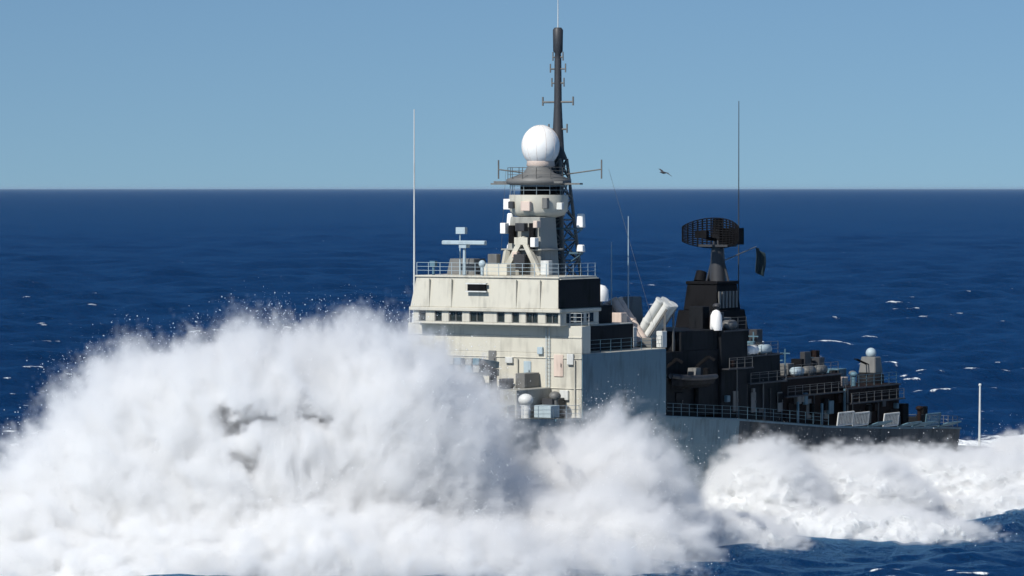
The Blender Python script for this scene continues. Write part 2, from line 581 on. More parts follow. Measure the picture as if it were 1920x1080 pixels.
bridge = mb.build('bridge', M_CREAM, ship, bevel=0.04)
for a, b in WIN:
    mb = MB(); mb.box(0.17, 0.345, a + 0.003, b - 0.003, 16.953, 17.847)
    w = mb.build('window', M_GLASS, ship)
    mb = MB()
    for q in ((0.10, 0.168, a + 0.003, b - 0.003, 16.953, 17.03), (0.10, 0.168, a + 0.003, b - 0.003, 17.77, 17.847),
              (0.10, 0.168, a + 0.003, a + 0.07, 17.03, 17.77), (0.10, 0.168, b - 0.07, b - 0.003, 17.03, 17.77)):
        mb.box(*q)
    if b - a > 1.0: mb.box(0.10, 0.168, (a + b) / 2 - 0.04, (a + b) / 2 + 0.04, 17.03, 17.77)
    mb.build('frame', M_MAST, w)
for k in range(3):                                            # windows looking out to port
    mb = MB(); mb.box(1.0 + k * 1.6, 2.1 + k * 1.6, HB - 0.008, HB + 0.01, 17.0, 17.75)
    mb.build('window', M_GLASS, ship)
mb = MB(); mb.box(-0.32, -0.05, -1.6, 0.1, 19.55, 20.1); mb.build('slot', M_SOOT, bridge)
mb = MB(); mb.box(-0.40, -0.1, -1.75, 0.25, 20.1, 20.2); mb.box(-0.40, -0.1, -1.75, 0.25, 19.45, 19.55); mb.build('slot_frame', M_LIGHT, bridge)
mb = MB(); mb.box(-0.3, 6.32, HB + 0.002, HB + 0.06, 18.2, 20.55); mb.build('side_sheet', M_DARK, bridge)  # near-black sheet: the port face's shade put into its colour
for t in (-5.6, -3.4, 2.9, 5.2):
    mb = MB(); mb.box(-0.16, 0.02, t, t + 0.12, 18.2, 20.5); mb.build('stiffener', M_CREAM, bridge)
rail([(0.15, -6.9, 20.78), (0.15, 6.9, 20.78), (6.0, 6.9, 20.78)], mat=M_PALE, gap=1.2)
rail([(1.3, -8.4, 16.75), (1.3, -7.3, 16.75)], gap=1.0)
rail([(1.3, 7.3, 16.75), (1.3, 8.4, 16.75), (2.5, 8.4, 16.75)], gap=1.0)
rail([(2.8, 8.3, 14.5), (14.6, 8.3, 14.5)], mat=M_HULL, gap=1.6)

# --- gear on the bridge roof
mb = MB()
mb.tube((1.4, -3.0, 20.78), (1.4, -3.0, 23.1), 0.16, 0.11)
mb.box(1.1, 1.7, -3.35, -2.65, 23.05, 23.3)
nav = mb.build('radar_post', M_PALE, ship)
mb = MB(); mb.box(1.22, 1.58, -5.1, -0.9, 23.3, 23.66); mb.box(1.15, 1.22, -5.1, -0.9, 23.33, 23.62)
mb.build('radar_bar', M_PALE, nav, bevel=0.05)
mb = MB(); mb.tube((2.6, -4.2, 20.78), (2.6, -4.2, 24.3), 0.07, 0.05); mb.box(2.4, 2.8, -4.5, -3.6, 24.2, 24.75)
mb.build('signal_lamp', M_PALE, ship)
mb = MB(); mb.tube((1.0, -1.0, 20.78), (1.0, -1.0, 21.6), 0.14); mb.ball((1.0, -1.0, 21.75), 0.3, 0.32, 12, 8); mb.build('searchlight', M_PALE, ship)
mb = MB(); mb.tube((1.0, -5.8, 20.78), (1.0, -5.8, 21.7), 0.12); mb.box(0.8, 1.2, -6.05, -5.55, 21.5, 21.95); mb.build('searchlight', M_HULL, ship)
mb = MB(); mb.box(3.6, 5.8, -6.2, -3.4, 20.78, 22.1, top=(0.2, 0.2, 0.2, 0.2)); mb.build('roof_locker', M_MAST, ship, bevel=0.04)
mb = MB(); mb.box(2.6, 4.0, -2.2, 0.4, 20.78, 21.7); mb.build('roof_locker', M_CREAM, ship, bevel=0.04)
def whip(s, t, h0, h1, m, r=0.07):
    mb = MB(); mb.tube((s, t, h0), (s, t, h0 + 0.8), r * 2.2, r * 1.6, n=8); mb.tube((s, t, h0 + 0.8), (s, t, h1), r, r * 0.45, n=6)
    return mb.build('whip_antenna', m, ship)
whip(1.5, -8.05, 16.75, 34.6, M_LIGHT, 0.10)
whip(18.1, 3.0, 14.0, 25.6, M_PALE, 0.08)
whip(16.6, 2.2, 14.0, 23.4, M_PALE, 0.07)
whip(43.3, 0.0, 9.5, 36.0, M_BLACKGREY, 0.075)

# --- foremast: enclosed tower, round platform, radome, lattice mast with pole behind it
mb = MB()
mb.box(5.6, 8.6, -1.7, 1.9, 20.62, 25.6, top=(0.35, 0.1, 0.35, 0.35))
mb.box(5.3, 8.9, -1.9, 2.1, 22.8, 22.95)
tower = mb.build('mast_tower', M_MID, ship, bevel=0.05)
mb = MB()                                     # pale sloping struts on the face of the tower
mb.obox((5.2, -1.55, 20.8), (5.45, 0.2, 23.9), 0.42, 0.42)
mb.obox((5.2, 2.1, 20.8), (5.45, 0.2, 23.9), 0.42, 0.42)
mb.obox((5.2, -1.6, 20.8), (5.5, -1.4, 22.8), 0.5, 0.4)
mb.box(5.2, 5.6, -0.5, 0.8, 23.3, 23.9)
mb.build('brace', M_CREAM, tower)
mb = MB(); mb.box(5.28, 5.62, 0.9, 1.35, 22.9, 25.1); mb.build('vent', M_SOOT, tower)
mb = MB(); mb.box(5.28, 5.7, -1.1, -0.6, 23.4, 24.9); mb.build('vent', M_SOOT, tower)
mb = MB()
mb.lathe((8.3, 0, 0), [(1.3, 25.5), (2.2, 25.75), (2.45, 26.1), (2.5, 27.1), (2.5, 27.45)], 20)
platform = mb.build('platform', M_CREAM, ship)
for a0, z, w, hh, m in ((-1.1, 26.2, 0.7, 0.9, M_WHITE), (-0.5, 26.3, 0.5, 0.6, M_BLACKGREY), (0.15, 26.1, 0.9, 0.8, M_BEIGE), (0.8, 26.3, 0.5, 0.9, M_MAST), (1.35, 26.2, 0.6, 0.6, M_LIGHT)):
    mb = MB(); cs, ct = 8.3 - 2.55 * math.cos(a0), 2.55 * math.sin(a0)
    mb.box(cs - 0.3, cs + 0.1, ct - w / 2, ct + w / 2, z, z + hh); mb.build('equipment_box', m, platform, bevel=0.04)
for s_, t_, z, w, hh, m in ((5.3, -1.5, 24.2, 0.5, 0.9, M_WHITE), (5.25, 0.2, 24.4, 0.9, 0.7, M_BLACKGREY), (5.2, 1.5, 23.1, 0.45, 0.8, M_WHITE), (5.15, 0.2, 21.2, 1.1, 1.3, M_BLACKGREY),
                            (5.1, -2.4, 21.0, 0.9, 1.5, M_MAST), (5.0, 2.8, 20.8, 0.8, 1.2, M_LIGHT), (5.3, -0.35, 22.2, 0.5, 0.5, M_BEIGE), (5.35, 1.65, 24.7, 0.4, 0.6, M_BEIGE)):
    mb = MB(); mb.box(s_ - 0.35, s_ + 0.3, t_ - w / 2, t_ + w / 2, z, z + hh); mb.build('equipment_box', m, ship, bevel=0.04)
mb = MB(); mb.lathe((8.3, 0, 0), [(1.5, 27.453), (1.55, 28.25)], 20); mb.build('shade_drum', M_SOOT, platform)  # coloured black to stand for the shade under the upper platform
mb = MB(); mb.lathe((8.3, 0, 0), [(2.35, 28.25), (2.75, 28.4), (2.75, 28.75), (1.3, 29.3), (0.9, 29.9)], 20)
mb.box(6.9, 7.5, -3.6, 3.2, 28.42, 28.6)
mb.box(8.0, 8.5, -4.6, 4.2, 28.3, 28.44)
mb.build('upper_platform', M_MAST, platform)
a = [(8.3 + 2.6 * math.cos(q), 2.6 * math.sin(q), 28.75) for q in np.linspace(0.3, 2 * math.pi - 0.3, 13)]
rail(a, mat=M_MAST, gap=1.3, parent=platform, hgt=1.0)
a = [(8.3 + 2.4 * math.cos(q), 2.4 * math.sin(q), 27.45) for q in np.linspace(0.3, 2 * math.pi - 0.3, 13)]
rail(a, mat=M_PALE, gap=1.3, parent=platform, hgt=0.8)
mb = MB(); mb.ball((8.6, 0, 31.55), 1.62, 1.78, 32, 20)
radome = mb.build('radome', M_WHITE, ship)
for k in range(12):                                   # seams between the dome's panels
    q = k * math.pi / 6 + 0.2
    mb = MB()
    pts = [(8.6 + 1.625 * math.sin(e) * math.cos(q), 1.625 * math.sin(e) * math.sin(q), 31.55 + 1.785 * math.cos(e)) for e in np.linspace(0.12, 2.6, 12)]
    for a, b in zip(pts[:-1], pts[1:]): mb.tube(a, b, 0.012, n=4)
    mb.build('seam', M_BEIGE, radome)
mb = MB(); mb.lathe((8.6, 0, 0), [(1.0, 29.75), (1.2, 29.9), (1.15, 30.35)], 20); mb.build('collar', M_BEIGE, radome)
# lattice mast
MS, MT = 11.4, 0.0
def lw(h): return float(np.interp(h, [16.7, 30.5], [1.75, 0.55]))
mb = MB()
corner = [(-1, -1), (1, -1), (1, 1), (-1, 1)]
lv = list(np.linspace(16.7, 30.5, 9))
for cx, cy in corner:
    mb.tube((MS + cx * lw(16.7), MT + cy * lw(16.7), 16.7), (MS + cx * lw(30.5), MT + cy * lw(30.5), 30.5), 0.17, 0.13)
for z0, z1 in zip(lv[:-1], lv[1:]):
    for k in range(4):
        a, b = corner[k], corner[(k + 1) % 4]
        w0, w1 = lw(z0), lw(z1)
        mb.tube((MS + a[0] * w0, MT + a[1] * w0, z0), (MS + b[0] * w0, MT + b[1] * w0, z0), 0.07, n=6)
        mb.tube((MS + a[0] * w0, MT + a[1] * w0, z0), (MS + b[0] * w1, MT + b[1] * w1, z1), 0.07, n=6)
        mb.tube((MS + b[0] * w0, MT + b[1] * w0, z0), (MS + a[0] * w1, MT + a[1] * w1, z1), 0.07, n=6)
mast = mb.build('lattice_mast', M_MAST, ship)
mb = MB()
mb.box(MS - 0.35, MS + 0.35, -0.35, 0.35, 17.0, 30.4)
mb.build('cable_trunk', M_BLACKGREY, mast)
mb = MB()
mb.lathe((MS, 0, 0), [(0.75, 30.4), (0.8, 30.6), (0.55, 31.2), (0.42, 33.5), (0.34, 35.2), (0.30, 38.9), (0.26, 39.4), (0.42, 39.6), (0.45, 41.4), (0.3, 41.6)], 12)
mb.build('pole', M_BLACKGREY, mast)
mb = MB(); mb.tube((MS, 0, 41.55), (MS, 0, 44.6), 0.05, 0.03, n=6); mb.build('tip_antenna', M_LIGHT, mast)
for z, w, r in ((35.3, 1.5, 0.09), (36.9, 0.6, 0.07), (38.1, 0.75, 0.07), (39.1, 0.5, 0.07), (33.0, 0.9, 0.08)):
    mb = MB(); mb.tube((MS, -w, z), (MS, w, z), r, n=6)
    for q in (-w, w): mb.tube((MS, q, z - 0.3), (MS, q, z + 0.45), r * 0.9, n=6)
    mb.build('yard', M_MAST, mast)
for z in (25.0, 22.95):
    mb = MB(); mb.obox((MS - 1.2, -4.0, z - 0.4), (MS - 1.2, 3.1, z - 0.4), 0.22, 0.16)
    mb.tube((MS - 1.2, -3.0, z - 0.4), (MS - 1.0, -1.1, z - 1.6), 0.06, n=5); mb.tube((MS - 1.2, 3.2, z - 0.4), (MS - 1.0, 1.1, z - 1.6), 0.06, n=5)
    mb.build('yard', M_HULL, mast)
    for t in (-3.95, 3.0):
        hh = 1.2 if z > 24 else 0.62
        mb = MB(); mb.box(MS - 1.5, MS - 0.9, t - 0.32, t + 0.32, z - 0.32, z - 0.32 + hh, top=(0.06, 0.06, 0.06, 0.06))
        mb.build('antenna_box', M_WHITE, mast, bevel=0.08)
for t in (-5.2, 5.0):
    mb = MB(); mb.tube((MS - 1.2, 0, 29.0), (MS - 1.2, t, 29.6), 0.06, n=5); mb.tube((MS - 1.2, t, 28.8), (MS - 1.2, t, 30.4), 0.07, n=5)
    mb.build('yard', M_MAST, mast)
# stays
for q in (((MS, 5.0, 29.6), (14.5, 8.2, 14.6)), ((MS, -5.2, 29.6), (14.5, -8.2, 14.6))):
    mb = MB(); mb.tube(q[0], q[1], 0.012, n=4); mb.build('stay', M_MAST, ship)

# --- behind the bridge: dome, lockers
mb = MB(); mb.lathe((9.5, 5.2, 0), [(0.75, 18.55), (0.8, 18.9), (0.78, 19.5), (0.5, 19.85), (0.1, 19.95)], 16)
mb.build('satellite_dome', M_WHITE, ship)
mb = MB(); mb.tube((9.5, 5.2, 16.7), (9.5, 5.2, 18.56), 0.35, 0.3); mb.build('pedestal', M_MAST, ship)
mb = MB(); mb.box(7.0, 11.0, 2.2, 5.6, 16.7, 18.2); mb.build('deckhouse', M_DARK, ship, bevel=0.04)
mb = MB(); mb.box(6.5, 8.5, -6.0, -2.2, 16.7, 18.9); mb.build('deckhouse', M_CREAM, ship, bevel=0.04)

# --- midships: dark deckhouse with crossed missile canisters on top
mb = MB()
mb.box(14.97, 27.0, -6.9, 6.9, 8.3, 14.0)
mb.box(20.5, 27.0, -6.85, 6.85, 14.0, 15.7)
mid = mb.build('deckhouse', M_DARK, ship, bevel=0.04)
mb = MB()
mb.box(14.95, 15.3, 7.0, 8.45, 8.6, 13.6)
mb.build('bulkhead', M_DARK, ship)

def canister_rack(s, ctr, aim, mat):
    """rack of launch tubes, tilted up, pointing to one side"""
    mb = MB()
    t0, t1 = ctr - aim * 1.35, ctr + aim * 1.35
    z0, z1 = 14.45, 18.1
    for d in (-0.75, 0.75):
        mb.obox((s + d, t0, 14.0), (s + d, t0, z0 + 0.1), 0.16, 0.16)
        mb.obox((s + d, t1 - aim * 0.2, 14.0), (s + d, t1 - aim * 0.2, z1 - 0.7), 0.16, 0.16)
        mb.obox((s + d, t0, z0 - 0.45), (s + d, t1, z1 - 0.45), 0.14, 0.18)
    rk = mb.build('launcher_rack', M_MAST, ship)
    for i in range(2):
        for k in range(2):
            mb = MB()
            c = s - 0.45 + 0.9 * i
            mb.tube((c, t0 - aim * 0.75 * k, z0 + k * 0.35), (c, t1 - aim * 0.75 * k, z1 + k * 0.35), 0.38, n=12)
            for f in (0.02, 0.5, 0.98):
                a = (c, t0 + (t1 - t0) * f - aim * (0.05 + 0.75 * k), z0 + k * 0.35 - 0.07 + (z1 - z0) * f)
                b = (c, t0 + (t1 - t0) * f + aim * (0.05 - 0.75 * k), z0 + k * 0.35 + 0.07 + (z1 - z0) * f)
                mb.tube(a, b, 0.44, n=12)
            mb.build('canister', mat, rk)
    return rk
canister_rack(17.6, 2.6, -1, M_BEIGE)
canister_rack(19.3, 5.2, 1, M_LIGHT)
small('equipment_box', [(15.2, 16.2, 3.0, 4.0, 14.5, 17.4)], M_BEIGE)
small('equipment_box', [(15.4, 16.0, 4.3, 5.1, 14.5, 16.2)], M_LIGHT)
small('equipment_box', [(15.3, 16.1, 5.9, 6.9, 14.5, 15.3)], M_MAST)
small('equipment_box', [(15.6, 16.4, 7.2, 7.8, 14.5, 15.9)], M_LIGHT)
mb = MB(); mb.box(20.6, 22.8, 0.5, 1.9, 15.7, 18.6, top=(0.5, 0.2, 0.2, 0.2)); mb.build('vent_trunk', M_MAST, ship, bevel=0.04)

# --- funnel and the dark after superstructure
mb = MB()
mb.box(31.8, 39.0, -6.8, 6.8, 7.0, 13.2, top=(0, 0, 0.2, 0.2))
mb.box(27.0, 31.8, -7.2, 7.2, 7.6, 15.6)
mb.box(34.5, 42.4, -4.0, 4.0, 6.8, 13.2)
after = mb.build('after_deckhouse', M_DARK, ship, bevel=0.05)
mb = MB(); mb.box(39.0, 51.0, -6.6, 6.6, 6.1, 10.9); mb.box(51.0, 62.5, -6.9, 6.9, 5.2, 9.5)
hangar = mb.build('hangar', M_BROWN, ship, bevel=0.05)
mb = MB()
mb.box(34.8, 41.6, -2.4, 2.4, 13.2, 17.0, top=(0.6, 0.6, 0.5, 0.5))
mb.box(36.0, 40.6, -1.7, 1.7, 17.0, 19.3, top=(0.4, 0.4, 0.15, 0.15))
mb.box(36.3, 40.3, -1.65, 1.65, 19.3, 19.6)
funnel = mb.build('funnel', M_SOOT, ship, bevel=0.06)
for k in range(2):
    mb = MB(); mb.tube((37.2 + k * 2.4, -0.7, 19.5), (37.6 + k * 2.4, -0.7, 20.4), 0.55, 0.5, n=12); mb.build('exhaust_pipe', M_SOOT, funnel)
mb = MB()
for k in range(6): mb.box(36.5 + k * 0.62, 36.85 + k * 0.62, 1.62, 1.75, 17.2, 18.7)
mb.build('louvre', M_MAST, funnel)
# after mast
mb = MB(); mb.tube((38.8, 0.3, 19.3), (38.8, 0.3, 22.9), 0.8, 0.55, n=10)
for d in (-1, 1): mb.tube((38.8, 0.3 + d * 1.2, 19.3), (38.8, 0.3 + d * 0.3, 22.3), 0.12, n=6)
aft = mb.build('after_mast', M_BLACKGREY, ship)
mb = MB(); mb.box(37.9, 39.7, -1.2, 1.8, 22.7, 22.9); mb.lathe((38.8, 0.3, 0), [(0.5, 22.9), (0.4, 23.4)], 12); mb.build('platform', M_BLACKGREY, aft)
# air search antenna: curved open-frame reflector with feed horn
mb = MB()
n = 15
for k in range(n):
    u = -1 + 2 * k / (n - 1)
    hw = 1.55 * math.sqrt(max(0.05, 1 - 0.75 * u * u))
    sx = 38.5 - 0.9 * u * u
    mb.tube((sx, 0.2 + 2.9 * u, 23.75 - hw * 0.75), (sx, 0.2 + 2.9 * u, 23.75 + hw), 0.08, n=5)
for j in range(13):
    v = -0.75 + 1.75 * j / 12
    pts = []
    for k in range(n):
        u = -1 + 2 * k / (n - 1)
        hw = 1.55 * math.sqrt(max(0.05, 1 - 0.75 * u * u))
        pts.append((38.5 - 0.9 * u * u, 0.2 + 2.9 * u, 23.75 + hw * v))
    for a, b in zip(pts[:-1], pts[1:]): mb.tube(a, b, 0.07, n=4)
rad = mb.build('radar_antenna', M_SOOT, aft)
rad['kind'] = 'stuff'
mb = MB(); mb.obox((38.7, 0.3, 23.3), (38.9, 0.3, 25.2), 0.8, 0.6); mb.obox((38.8, 0.3, 23.3), (36.0, 0.3, 23.6), 0.25, 0.25)
mb.box(35.6, 36.1, -0.3, 0.9, 23.5, 24.2); mb.box(38.9, 39.9, 0.6, 2.4, 22.9, 24.4); mb.build('feed_horn', M_SOOT, aft)
mb = MB(); mb.tube((38.8, 0.3, 21.2), (46.5, 0.1, 22.6), 0.06, 0.04, n=6); mb.build('gaff', M_MAST, aft)

# small gear on the dark after part
def raft(s, t, h, mat):
    mb = MB(); mb.lathe((s, t, h + 0.42), [(0.18, -0.85), (0.42, -0.7), (0.42, 0.7), (0.18, 0.85)], 14, axis=(1, 0, 0))
    o = mb.build('life_raft', mat, ship)
    mb = MB()
    for d in (-0.4, 0.4): mb.box(s + d - 0.05, s + d + 0.05, t - 0.45, t + 0.45, h - 0.02, h + 0.1)
    mb.build('cradle', M_MAST, o)
mb = MB(); mb.lathe((26.8, 6.8, 0), [(0.5, 15.6), (0.55, 15.9), (0.5, 16.9), (0.3, 17.3), (0.05, 17.4)], 14); mb.build('satellite_dome', M_WHITE, ship)
raft(33.6, 6.6, 13.2, M_WHITE)
raft(36.4, 6.4, 13.2, M_PALE)
raft(29.2, 6.8, 15.6, M_MAST)
for k in range(3): raft(43.4 + k * 2.3, 6.0, 10.9, M_MAST if k else M_PALE)
small('vent_box', [(30.0, 31.4, 3.6, 5.8, 15.6, 16.6)], M_MAST)
small('vent_box', [(28.0, 29.2, 3.4, 4.8, 15.6, 17.6)], M_DARK)
small('vent_box', [(36.2, 38.0, 4.4, 5.6, 13.2, 14.0)], M_MAST)
small('vent_box', [(47.5, 49.5, 1.5, 4.0, 10.9, 11.5)], M_MAST)
rngc = random.Random(5)
for s0, s1, h0, tt in ((27.4, 31.4, 15.6, 6.6), (32.2, 38.7, 13.2, 6.3), (39.3, 50.6, 10.9, 6.2), (51.4, 58.0, 9.5, 6.3), (60.0, 62.0, 9.5, 6.2), (64.0, 74.0, 5.2, 6.2)):
    x = s0
    while x < s1 - 0.6:
        w = rngc.uniform(0.35, 1.3)
        d = rngc.uniform(0.5, 1.4)
        hh = rngc.choice([0.5, 0.8, 1.1, 1.5, 2.1])
        q = rngc.uniform(0.3, 1.6)
        m = rngc.choice([M_SOOT, M_BLACKGREY, M_DARK, M_BROWN, M_MAST, M_HULL, M_PALE, M_BEIGE]) if hh < 1.2 else rngc.choice([M_SOOT, M_BLACKGREY, M_BROWN])
        k = rngc.random()
        if k < 0.6:
            small('equipment_box', [(x, x + w, tt - q - d, tt - q, h0, h0 + hh)], m)
        elif k < 0.8:
            mb = MB(); mb.tube((x + w / 2, tt - q, h0), (x + w / 2, tt - q, h0 + hh), 0.2, n=10); mb.ball((x + w / 2, tt - q, h0 + hh), 0.38, 0.25, 12, 6)
            mb.build('mushroom_vent', m, ship)
        else:
            mb = MB(); mb.tube((x + w / 2, tt - q, h0), (x + w / 2, tt - q, h0 + hh + 1.4), 0.07, n=6); mb.obox((x + w / 2, tt - q - 0.5, h0 + hh + 1.0), (x + w / 2, tt - q + 0.5, h0 + hh + 1.0), 0.1, 0.1)
            mb.build('light_post', m, ship)
        x += w + rngc.uniform(0.1, 0.9)
FL = ((27.1, 31.7, 7.2, 7.9, 15.6), (31.9, 38.9, 6.72, 7.3, 13.2), (39.1, 50.9, 6.6, 6.6, 10.9), (51.1, 62.4, 6.9, 5.7, 9.5))
for s0, s1, tt, z0, z1 in FL:                          # walkways, pipes and boxes on the dark flank
    for z in ((z0 + z1) / 2 + 0.4, z1 - 0.15):
        small('ledge', [(s0, s1, tt + 0.003, tt + (0.7 if z < z1 - 1 else 0.25), z, z + 0.12)], M_BLACKGREY, bevel=0)
    rail([(s0 + 0.2, tt + 0.65, (z0 + z1) / 2 + 0.52), (s1 - 0.2, tt + 0.65, (z0 + z1) / 2 + 0.52)], mat=M_MAST, hgt=0.9)
    x = s0 + 0.4
    while x < s1 - 0.8:
        w = rngc.uniform(0.3, 1.1); hh = rngc.uniform(0.4, 1.3); z = rngc.uniform(z0 + 0.3, z1 - 1.6)
        k = rngc.random()
        if k < 0.65:
            small('wall_locker', [(x, x + w, tt + 0.003, tt + rngc.uniform(0.2, 0.5), z, z + hh)], rngc.choice([M_MAST, M_BLACKGREY, M_BROWN, M_HULL, M_SOOT, M_PALE]))
        else:
            mb = MB(); mb.tube((x, tt + 0.1, z0), (x, tt + 0.1, z0 + rngc.uniform(1.5, z1 - z0)), rngc.uniform(0.04, 0.1), n=6); mb.build('pipe', rngc.choice([M_BLACKGREY, M_MAST]), ship)
        x += w + rngc.uniform(0.1, 0.8)
# side openings, doors and frames on the dark flank
for s, h, w in ((20, 8.7, 1.2), (29.5, 8.4, 0.9), (33.5, 8.1, 0.9), (38.5, 7.9, 0.9), (44.5, 7.0, 0.9), (48.0, 6.8, 0.9), (56.0, 6.0, 0.9)):
    tt = 6.9 if s < 27 else 7.2 if s < 31.8 else 6.82 if s < 39 else 6.6 if s < 51 else 6.9
    door(ship, s, tt, h, w, 1.8, M_MAST if s > 25 else M_DARK, 'port')
for s in (41.5, 46.2, 50.7):
    small('frame_post', [(s, s + 0.22, 6.95, 7.15, deck(s), deck(s) + (3.4 if s > 50 else 2.0))], M_HULL)
# ship's boat in its davits, port side (rests in the davits: built below as a thing of its own)
for s in (17.2, 22.8):
    mb = MB(); mb.obox((s, 7.1, 8.6), (s, 7.1, 12.6), 0.28, 0.28); mb.obox((s, 7.1, 12.6), (s, 8.3, 13.5), 0.26, 0.26); mb.obox((s, 8.3, 13.5), (s, 8.9, 13.2), 0.2, 0.2)
    mb.build('davit', M_SOOT, ship)

# gun turret on the hangar roof (close-in weapon)
mb = MB(); mb.lathe((61.0, 4.6, 0), [(1.3, 9.5), (1.3, 10.3), (1.0, 10.45)], 16); cg = mb.build('gun_mount', M_DARK, ship)
mb = MB(); mb.box(60.2, 61.9, 3.7, 5.5, 10.45, 12.0, top=(0.3, 0.2, 0.15, 0.15)); mb.build('turret', M_MAST, cg, bevel=0.08)
mb = MB()
for d in (-0.12, 0.12): mb.tube((60.3, 4.6 + d, 11.3), (57.9, 4.6 + d, 11.9), 0.06, n=6)
mb.build('barrel', M_SOOT, cg)
mb = MB(); mb.ball((61.1, 4.6, 12.35), 0.5, 0.5, 14, 10); mb.build('tracker_dome', M_PALE, cg)
small('vent_box', [(56.0, 57.6, 2.4, 3.8, 9.5, 11.0)], M_HULL)
small('vent_box', [(54.2, 55.6, 3.6, 5.0, 9.5, 10.3)], M_BEIGE)
rail([(51.3, 6.7, 9.5), (62.3, 6.7, 9.5)], mat=M_HULL)
rail([(39.2, 6.4, 10.9), (50.8, 6.4, 10.9)], mat=M_MAST)
rail([(32.0, 6.5, 13.2), (38.8, 6.5, 13.2)], mat=M_MAST)
rail([(27.2, 7.1, 15.6), (31.7, 7.1, 15.6)], mat=M_MAST)
dk = [(s, beam(s) - 0.1, deck(s)) for s in (15, 22, 28, 36, 45)]
rail(dk, mat=M_HULL)
# nets hinged out beside the flight deck
for k in range(8):
    s0 = 46.5 + k * 3.3
    s1 = s0 + 3.1
    tt = beam(s0) + 0.05
    mb = MB()
    z = deck(s0)
    up = 1.15 if k in (0, 1, 3, 6) else 0.35
    for a, b in (((s0, tt, z), (s1, tt, z)), ((s0, tt + 1.3 - up, z + up), (s1, tt + 1.3 - up, z + up)), ((s0, tt, z), (s0, tt + 1.3 - up, z + up)), ((s1, tt, z), (s1, tt + 1.3 - up, z + up))):
        mb.tube(a, b, 0.07, n=5)
    for j in range(1, 10):
        f = j / 10
        mb.tube((s0 + (s1 - s0) * f, tt, z), (s0 + (s1 - s0) * f, tt + 1.3 - up, z + up), 0.03, n=4)
        mb.tube((s0, tt + (1.3 - up) * f, z + up * f), (s1, tt + (1.3 - up) * f, z + up * f), 0.03, n=4)
    nt_ = mb.build('deck_net', M_LIGHT if k in (0, 1, 3) else M_HULL, ship)
small('winch', [(65.0, 66.5, 4.0, 5.5, deck(65), deck(65) + 0.9), (65.3, 66.2, 4.4, 5.2, deck(65) + 0.9, deck(65) + 1.5)], M_MAST)
small('winch', [(71.0, 72.4, 3.0, 4.6, deck(71), deck(71) + 0.8)], M_DARK)
# stern rails and flagstaff
rail([(73, 7.0, deck(73)), (75.7, 6.7, deck(75.7)), (75.7, -6.7, deck(75.7))], mat=M_MAST)
mb = MB(); mb.box(75.9, 81.5, 3.4, 7.2, 1.9, 2.4); mb.obox((76, 4.0, 0.5), (79, 4.0, 2.0), 0.3, 0.3); mb.obox((76, 5.6, 0.5), (79, 5.6, 2.0), 0.3, 0.3); mb.build('stern_platform', M_HULLDK, ship)
mb = MB(); mb.tube((81.0, 6.6, 2.3), (81.1, 6.6, 8.4), 0.13, 0.09, n=8); mb.ball((81.1, 6.6, 8.5), 0.16, 0.16, 8, 6)
mb.build('flagstaff', M_LIGHT, ship)

# --- forecastle: deckhouse, missile launcher, kingpost, gun, breakwater
small('forward_deckhouse', [(-4.2, 1.12, -7.2, 5.6, 9.3, 11.7)], M_MID)
small('equipment_box', [(-1.2, 1.1, 3.6, 4.5, 11.7, 12.9)], M_MAST)
small('equipment_box', [(-1.0, 1.1, 6.0, 7.0, 9.3, 10.9)], M_BLACKGREY)
small('equipment_box', [(-2.6, -1.4, 2.9, 3.6, 11.7, 12.5)], M_BLACKGREY)
for t, h, w, hh, m in ((-1.4, 9.9, 0.8, 1.7, M_MAST), (2.9, 10.0, 0.8, 1.7, M_HULL)):
    door(ship, -4.2, t, h, w, hh, m)
mb = MB(); mb.lathe((-2.2, 0.4, 0), [(0.9, 11.7), (0.8, 12.2), (0.6, 12.7)], 16); ml = mb.build('missile_launcher', M_MAST, ship)
for i in range(4):
    for k in range(2):
        mb = MB(); t0 = -1.05 + i * 0.72 + (0.35 if i > 1 else -0.0)
        mb.obox((-0.9, t0 + 0.1, 12.9 + k * 0.62), (-4.0, t0 + 0.1, 13.3 + k * 0.62), 0.62, 0.56)
        mb.build('launch_cell', M_MID if (i + k) % 2 else M_HULL, ml, bevel=0.03)
mb = MB(); mb.obox((-4.6, 3.6, 9.4), (-4.6, 3.6, 13.4), 0.6, 0.5); mb.obox((-4.6, 3.6, 13.2), (-4.6, 2.4, 13.9), 0.4, 0.4); mb.build('kingpost', M_BLACKGREY, ship)
mb = MB(); mb.tube((-4.9, 6.9, 9.4), (-4.9, 6.9, 10.9), 0.38, n=12); mb.ball((-4.9, 6.9, 11.0), 0.62, 0.5, 14, 8); mb.build('mushroom_vent', M_LIGHT, ship)
mb = MB(); mb.tube((-0.4, 6.9, 9.4), (-0.4, 6.9, 11.0), 0.3, n=12); mb.ball((-0.4, 6.9, 11.1), 0.5, 0.4, 14, 8); mb.build('mushroom_vent', M_MAST, ship)
small('deck_locker', [(-2.2, -0.8, 6.0, 7.6, 9.4, 10.4)], M_PALE)
small('deck_locker', [(-6.4, -5.4, 4.4, 6.2, 9.5, 10.6)], M_MID)
small('windlass', [(-33.5, -31.5, -0.9, 0.9, 10.9, 12.0), (-33.2, -32.0, -1.5, 1.5, 10.9, 11.5)], M_BLACKGREY)
small('fairlead', [(-36.8, -36.0, -0.8, 0.8, 11.2, 12.3)], M_SOOT)
small('hatch', [(-29.0, -27.0, -1.6, 1.6, 10.6, 11.9)], M_BLACKGREY)
mb = MB()
mb.obox((-12.0, 0.0, 10.4), (-9.5, 7.2, 10.3), 0.12, 1.3); mb.obox((-12.0, 0.0, 10.4), (-9.5, -7.2, 10.3), 0.12, 1.3)
mb.build('breakwater', M_HULL, ship)
